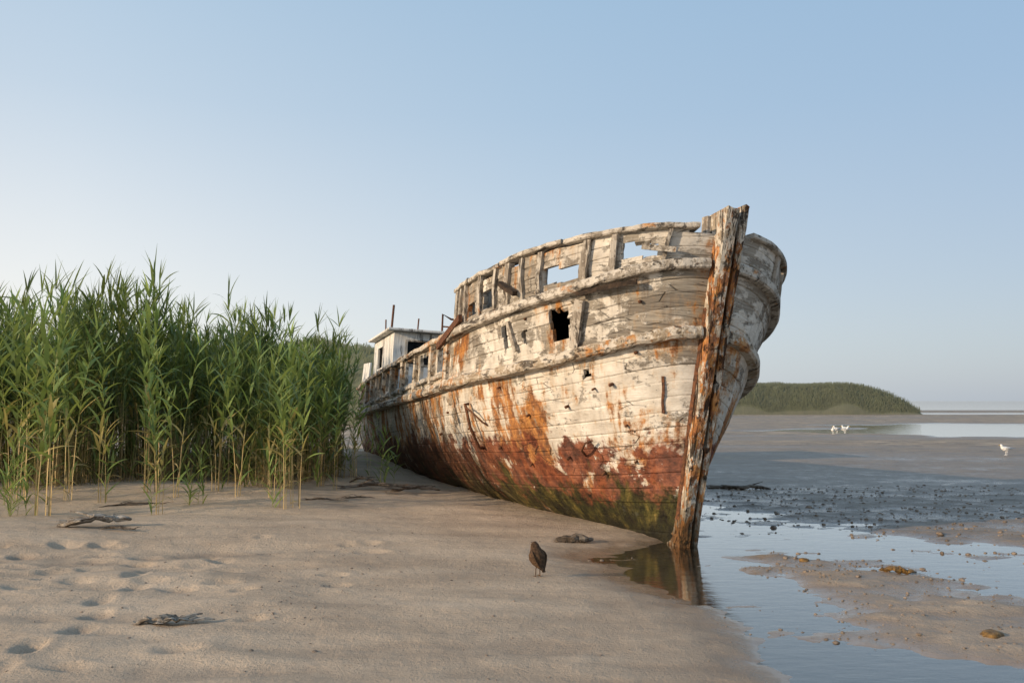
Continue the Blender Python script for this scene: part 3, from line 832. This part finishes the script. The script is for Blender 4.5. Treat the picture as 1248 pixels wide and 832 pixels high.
# ------------------------------------------------------------------ debris
def loft(pts, rad, seg=12, jit=0, seed=0):
    pts = [Vector(p) for p in pts]; vs, fs = [], []; n = len(pts)
    for i, p in enumerate(pts):
        t = (pts[min(i+1, n-1)]-pts[max(i-1, 0)]).normalized()
        sd = Vector((0, 1, 0)); sd = (sd-t*sd.dot(t)); sd = sd.normalized() if sd.length > .1 else Vector((1, 0, 0))
        up = t.cross(sd)
        rw, rh = rad[i]
        for k in range(seg):
            an = 2*math.pi*k/seg
            j = 1+jit*(float(vn(i*.4+k*3.3, seed*1.7+k, 4))-.5)*2
            vs.append(p+sd*math.cos(an)*rw*j+up*math.sin(an)*rh*j)
    for i in range(n-1):
        for k in range(seg):
            a = i*seg+k; b = i*seg+(k+1) % seg; fs.append((a, b, b+seg, a+seg))
    fs.append(tuple(range(seg))[::-1]); fs.append(tuple((n-1)*seg+k for k in range(seg)))
    return vs, fs
def drift(name, x, y, ln, r, rot, label, cat, mat=DRIFT, seed=0, flat=.7, branch=5, arch=.02, z=0, tilt=0):
    q = random.Random(seed); n = 16
    pts = [((i/n-.5)*ln, (float(vn(i*.25, seed, 3))-.5)*ln*.14, r*flat*.6+arch*math.sin(math.pi*i/n)+(float(vn(i*.9, seed, 8))-.5)*r*.5) for i in range(n+1)]
    rad = [(r*(.12+.88*math.sin(math.pi*(i+.4)/(n+.8))**.6)*(.7+.6*float(vn(i*1.3, seed, 5))), r*flat*(.12+.88*math.sin(math.pi*(i+.4)/(n+.8))**.6)) for i in range(n+1)]
    vs, fs = loft(pts, rad, 7, .5, seed)
    for b in range(branch):
        i0 = q.randint(1, n-1); p0 = Vector(pts[i0]); s_ = q.choice((-1, 1)); d = Vector((s_*q.uniform(.5, 1), q.uniform(-.6, .6), q.uniform(-.03, .28))).normalized()*ln*q.uniform(.12, .4)
        v2, f2 = loft([p0, p0+d*.5+Vector((0, 0, .008)), p0+d], [(r*.5, r*.3), (r*.35, r*.22), (r*.08, r*.08)], 5, .2, b)
        o_ = len(vs); vs += v2; fs += [tuple(o_+k for k in f) for f in f2]
    o = mesh_obj(name, vs, fs, mat, smooth=False)
    o.location = (x, y, max(Hs(x, y), -.01)+z); o.rotation_euler = (0, tilt, rot)
    return tag(o, label, cat)
drift('driftwood_branch', -4.78, 9.9, .78, .075, .28, 'splintered grey driftwood branch lying on rippled sand', 'driftwood', DRIFTL, seed=1, arch=.05, flat=.55, z=.02, tilt=-.05, branch=7)
drift('driftwood_branch', -4.45, 9.75, .42, .022, -.2, 'thin splintered driftwood stick on rippled sand', 'driftwood', seed=2, z=.01)
drift('bark_piece', -2.38, 5.98, .42, .05, .06, 'curled dry bark piece lying on sand', 'bark', DRIFTL, 3, .35, 6, .02, .01)
drift('driftwood_log', .68, 9.5, .44, .045, .15, 'short dark wet log beside the bow', 'driftwood', seed=4, branch=1, flat=1.0)
drift('driftwood_log', 4.05, 15.4, 1.1, .06, -.1, 'long dark driftwood log on wet mud flat', 'driftwood', seed=5, flat=.6)
drift('driftwood_branch', -2.2, 14.0, 1.3, .045, .05, 'dark tangled branch beneath the hull', 'driftwood', seed=6, arch=.06, z=.02, branch=9)
drift('driftwood_branch', -1.6, 13.9, .9, .04, .4, 'dark tangled branch beneath the hull', 'driftwood', seed=7, arch=.06, z=.02, branch=9)
drift('driftwood_branch', -2.5, 14.4, .7, .03, -.6, 'dark tangled branch beneath the hull', 'driftwood', seed=17, arch=.1, z=.03, branch=9)
drift('driftwood_stick', -2.75, 12.6, .75, .018, -.1, 'thin dark stick lying on sand', 'driftwood', seed=8)
drift('driftwood_stick', -2.3, 12.9, .5, .015, .2, 'thin dark stick lying on sand', 'driftwood', seed=9)
drift('driftwood_stick', -5.2, 11.9, .9, .018, .3, 'thin dark stick lying on sand', 'driftwood', seed=10)
drift('wood_chunk', 3.55, 8.0, .29, .05, -.3, 'brown waterlogged wood chunk on the sandbar', 'driftwood', WEED, 11, .5, 0)
def lump(name, x, y, s, mat, label, cat, seed):
    bm = bmesh.new(); bmesh.ops.create_icosphere(bm, subdivisions=3, radius=1)
    for v in bm.verts:
        c = v.co; k = .7+.6*float(fbm(c.x*1.7+seed*3+5, c.y*1.7+c.z*2.3+9, seed, 3)); v.co = Vector((c.x*k*s[0], c.y*k*s[1], max(c.z, -.3)*k*s[2]))
    me_ = bpy.data.meshes.new(name); bm.to_mesh(me_); bm.free(); me_.materials.append(mat)
    me_.polygons.foreach_set('use_smooth', [True]*len(me_.polygons))
    o = bpy.data.objects.new(name, me_); link(o); o.location = (x, y, max(Hs(x, y), 0)); o.rotation_euler = (0, 0, seed)
    return tag(o, label, cat)
lump('seaweed_clump', 3.22, 5.85, (.11, .07, .03), WEED, 'yellow brown seaweed clump on damp sand', 'seaweed', 1)
lump('seaweed_clump', 2.9, 8.6, (.05, .05, .025), WEED, 'small brown seaweed clump by the water', 'seaweed', 2)
for i, (x, y, s) in enumerate([(2.15, 5.78, .026), (3.3, 10.9, .05), (3.1, 11.4, .03), (3.5, 8.2, .03), (-1.22, 5.4, .018), (5.1, 10.3, .05), (.9, 8.7, .02), (-1.6, 5.35, .016), (5.9, 9.9, .05), (4.4, 12.8, .05), (3.75, 12.2, .04)]):
    lump('stone', x, y, (s, s*.8, s*.6), STONE, 'small dark stone on wet sand', 'stone', i+3)

bm = bmesh.new(); bmesh.ops.create_icosphere(bm, subdivisions=1, radius=1)
bv = np.array([v.co[:] for v in bm.verts]); bf = np.array([[v.index for v in f.verts] for f in bm.faces]); bm.free()
r = np.random.RandomState(4); Vs, Fs = [], []; off = 0
def scatter(n, fx, fy, smin, smax):
    global off
    X = np.array([fx() for _ in range(n)]); Y = np.array([fy() for _ in range(n)]); ZZ = H(X, Y)
    for x, y, z in zip(X, Y, ZZ):
        s = smin+(smax-smin)*r.rand()**3
        if z < -.02: continue
        v = bv*(1+.35*(r.rand(len(bv), 1)-.5))*np.array([s, s*r.uniform(.6, 1), s*.55]); a = r.rand()*6.28
        v = np.stack([v[:, 0]*math.cos(a)-v[:, 1]*math.sin(a), v[:, 0]*math.sin(a)+v[:, 1]*math.cos(a), v[:, 2]], 1)+np.array([x, y, z+s*.1])
        Vs.append(v); Fs.append(bf+off); off += len(v)
scatter(350, lambda: r.normal(-1.6, .35), lambda: r.uniform(6, 9), .003, .014)
scatter(500, lambda: r.uniform(-4, 2.5), lambda: r.uniform(4.2, 10), .003, .015)
scatter(2600, lambda: r.uniform(2.6, 9), lambda: r.uniform(7.6, 16), .007, .034)
scatter(1400, lambda: r.uniform(1.8, 4.6), lambda: r.uniform(4.6, 8.5), .003, .018)
pb = quads_obj('pebbles', np.concatenate(Vs), np.concatenate(Fs), STONE)
tag(pb, 'scattered pebbles and shell fragments on the sand', 'pebbles', kind='stuff')

# ------------------------------------------------------------------ birds
def remeshed(name, chunks, mat, voxel, smooth_it=4):
    vs, fs = [], []
    for v2, f2 in chunks:
        o_ = len(vs); vs += v2; fs += [tuple(o_+k for k in f) for f in f2]
    o = mesh_obj(name, vs, fs, mat)
    md = o.modifiers.new('r', 'REMESH'); md.mode = 'VOXEL'; md.voxel_size = voxel; md.use_smooth_shade = True
    if smooth_it:
        sm_ = o.modifiers.new('s', 'SMOOTH'); sm_.iterations = smooth_it; sm_.factor = .4
    dg = bpy.context.evaluated_depsgraph_get(); me2 = bpy.data.meshes.new_from_object(o.evaluated_get(dg))
    o.modifiers.clear(); o.data = me2
    if not me2.materials: me2.materials.append(mat)
    return o
BIRDM = mat_simple('dark_brown_plumage', (.028, .017, .010), (.105, .062, .036), 45, .85, .6, .005, spec=.15)
WINGM = mat_simple('brown_wing_plumage', (.030, .018, .011), (.12, .072, .042), 60, .85, .6, .005, spec=.15)
BEAKM = mat_simple('dark_beak', (.05, .045, .04), (.10, .08, .06), 20, .35)
GULLM = mat_simple('white_plumage', (.72, .72, .71), (.82, .82, .81), 20, .7, .2)
GULLW = mat_simple('grey_wing_plumage', (.38, .40, .42), (.48, .50, .52), 20, .7, .2)
GBEAK = mat_simple('yellow_beak', (.6, .38, .05), (.7, .45, .08), 20, .5, .1)

def leg(x, y, zt_, r0, foot=.03):
    ch = [loft([(x+.012, y, zt_), (x+.010, y, zt_*.6), (x+.004, y, zt_*.5), (x, y, 0.004)], [(r0*2.6, r0*2.6), (r0*1.3, r0*1.3), (r0, r0), (r0, r0)], 8)]
    for a in (-.5, 0, .5, math.pi):
        l_ = foot if a != math.pi else foot*.6
        ch.append(loft([(x, y, .005), (x-math.cos(a)*l_*.5, y+math.sin(a)*l_*.5, .006), (x-math.cos(a)*l_, y+math.sin(a)*l_, .003)], [(r0, r0*.9), (r0*.85, r0*.8), (r0*.5, r0*.5)], 6))
    return ch
spine = [(.098, 0, .050), (.082, 0, .074), (.062, 0, .100), (.040, 0, .126), (.018, 0, .156), (-.002, 0, .188), (-.014, 0, .216), (-.024, 0, .242), (-.034, 0, .266), (-.046, 0, .280), (-.058, 0, .283)]
rads = [(.020, .004), (.023, .009), (.034, .022), (.054, .047), (.069, .063), (.070, .065), (.060, .056), (.045, .043), (.038, .037), (.029, .027), (.012, .011)]
body = remeshed('bird', [loft(spine, rads, 16)]+leg(.004, .028, .14, .0046)+leg(.012, -.026, .14, .0046), BIRDM, .0028, 2)
body.location = (.22, 7.63, Hs(.22, 7.63)-.002); body.rotation_euler = (0, 0, math.radians(-52))
tag(body, 'stocky dark brown bird standing upright on the sand', 'bird')
for sd in (-1, 1):
    v2, f2 = loft([(-.010, sd*.058, .224), (-.000, sd*.069, .199), (.016, sd*.071, .166), (.036, sd*.061, .132), (.060, sd*.040, .100), (.086, sd*.016, .068)],
                  [(.006, .015), (.009, .034), (.010, .042), (.009, .034), (.007, .020), (.003, .004)], 12)
    mesh_obj('wing', v2, f2, WINGM, body, True)
    v2, f2 = loft([(-.048, sd*.0275, .275), (-.047, sd*.0298, .275), (-.046, sd*.0315, .275)], [(.003, .003), (.0036, .0036), (.002, .002)], 8)
    mesh_obj('eye', v2, f2, DARK, body, True)
v2, f2 = loft([(-.056, 0, .283), (-.072, 0, .286), (-.096, 0, .286)], [(.009, .009), (.006, .007), (.001, .001)], 8)
mesh_obj('beak', v2, f2, BEAKM, body, True)

gs = [(.24, 0, .205), (.17, 0, .205), (.10, 0, .20), (.02, 0, .195), (-.06, 0, .205), (-.115, 0, .235), (-.135, 0, .27), (-.145, 0, .295), (-.165, 0, .312), (-.19, 0, .312)]
gr = [(.03, .006), (.045, .02), (.068, .05), (.08, .07), (.075, .07), (.055, .055), (.040, .038), (.038, .036), (.034, .032), (.015, .015)]
gb = remeshed('gull', [loft(gs, gr, 14)]+leg(0, .03, .16, .007, .05)+leg(.0, -.03, .16, .007, .05), GULLM, .006, 2)
kids = []
for sd in (-1, 1):
    v2, f2 = loft([(-.075, sd*.06, .225), (-.02, sd*.078, .222), (.06, sd*.074, .218), (.15, sd*.05, .215), (.25, sd*.02, .215), (.30, sd*.012, .215)],
                  [(.012, .02), (.018, .042), (.018, .042), (.014, .028), (.008, .012), (.003, .004)], 10)
    kids.append(mesh_obj('wing', v2, f2, GULLW, gb, True))
v2, f2 = loft([(-.188, 0, .312), (-.215, 0, .309), (-.24, 0, .302)], [(.011, .012), (.008, .009), (.002, .003)], 8)
kids.append(mesh_obj('beak', v2, f2, GBEAK, gb, True))
gpos = [(15.6, 41.2, .4, 1.15), (16.4, 42.3, 2.7, 1.15), (17.1, 44.0, .2, 1.1), (14.15, 24.6, .15, .95), (14.9, 39.8, 1.2, 1.0)]
for i, (x, y, a, s) in enumerate(gpos):
    if i == 0: o = gb
    else:
        o = gb.copy(); link(o)
        for kd in kids:
            k2 = kd.copy(); k2.parent = o; link(k2)
    o.location = (x, y, max(Hs(x, y), -.03)); o.rotation_euler = (0, 0, a); o.scale = (s, s, s)
    tag(o, 'white gull with grey wings standing on the wet flats', 'gull', 'gulls on the tidal flats')

# ------------------------------------------------------------------ light, sky, camera
el = math.radians(16); ts = Vector((-.90, -.43, 0)).normalized()
tosun = Vector((ts.x*math.cos(el), ts.y*math.cos(el), math.sin(el)))
sl = bpy.data.lights.new('sun', 'SUN'); sl.energy = 4.6; sl.angle = math.radians(.8); sl.color = (1, .76, .51)
so = bpy.data.objects.new('sun', sl); link(so); so.rotation_euler = tosun.to_track_quat('Z', 'Y').to_euler(); so.location = (-20, -10, 15)
wd = bpy.data.worlds.new('World'); scene.world = wd; wd.use_nodes = True
nt = wd.node_tree; bg = nt.nodes['Background']
W = M('', nt)
sk = W.n('ShaderNodeTexSky'); sk.sky_type = 'NISHITA'; sk.sun_disc = False
sk.sun_elevation = el; sk.sun_rotation = math.atan2(ts.x, ts.y) % (2*math.pi)
sk.air_density = 1.0; sk.dust_density = 1.5; sk.ozone_density = 2.0
gen = W.tex('Generated'); sp_ = W.sep(gen)
dt = W.math('ADD', W.math('MULTIPLY', sp_[0], ts.x), W.math('MULTIPLY', sp_[1], ts.y))
hz = W.ramp(W.math('ADD', W.math('MULTIPLY', dt, .5), .5), [(.05, (3.0, 3.35, 3.9)), (.28, (4.6, 4.95, 5.25)), (.52, (6.8, 6.55, 6.2)), (.9, (7.5, 6.6, 5.6))])
up_ = W.ramp(W.math('ADD', W.math('MULTIPLY', dt, .5), .5), [(.1, (1.95, 3.2, 4.6)), (.5, (2.5, 3.8, 5.1)), (.9, (3.0, 3.9, 4.9))])
k_ = W.ramp(sp_[2], [(0, 1.0), (.08, .95), (.18, .72), (.32, .36), (.5, .10), (.8, 0)])
haze = W.mix(k_, up_, hz)
nb_ = W.mix(1.0, sk.outputs[0], (1.4, 1.4, 1.4), 'MULTIPLY')
fin = W.mix(.84, nb_, haze)
nt.links.new(fin, bg.inputs[0]); bg.inputs[1].default_value = .15

cam = bpy.data.cameras.new('camera'); co = bpy.data.objects.new('camera', cam); link(co)
cam.lens = 30; cam.sensor_width = 36; cam.clip_end = 8000; cam.clip_start = .1
co.location = (0, 0, 1.6); co.rotation_euler = (math.radians(90+3.96), 0, 0)
scene.camera = co
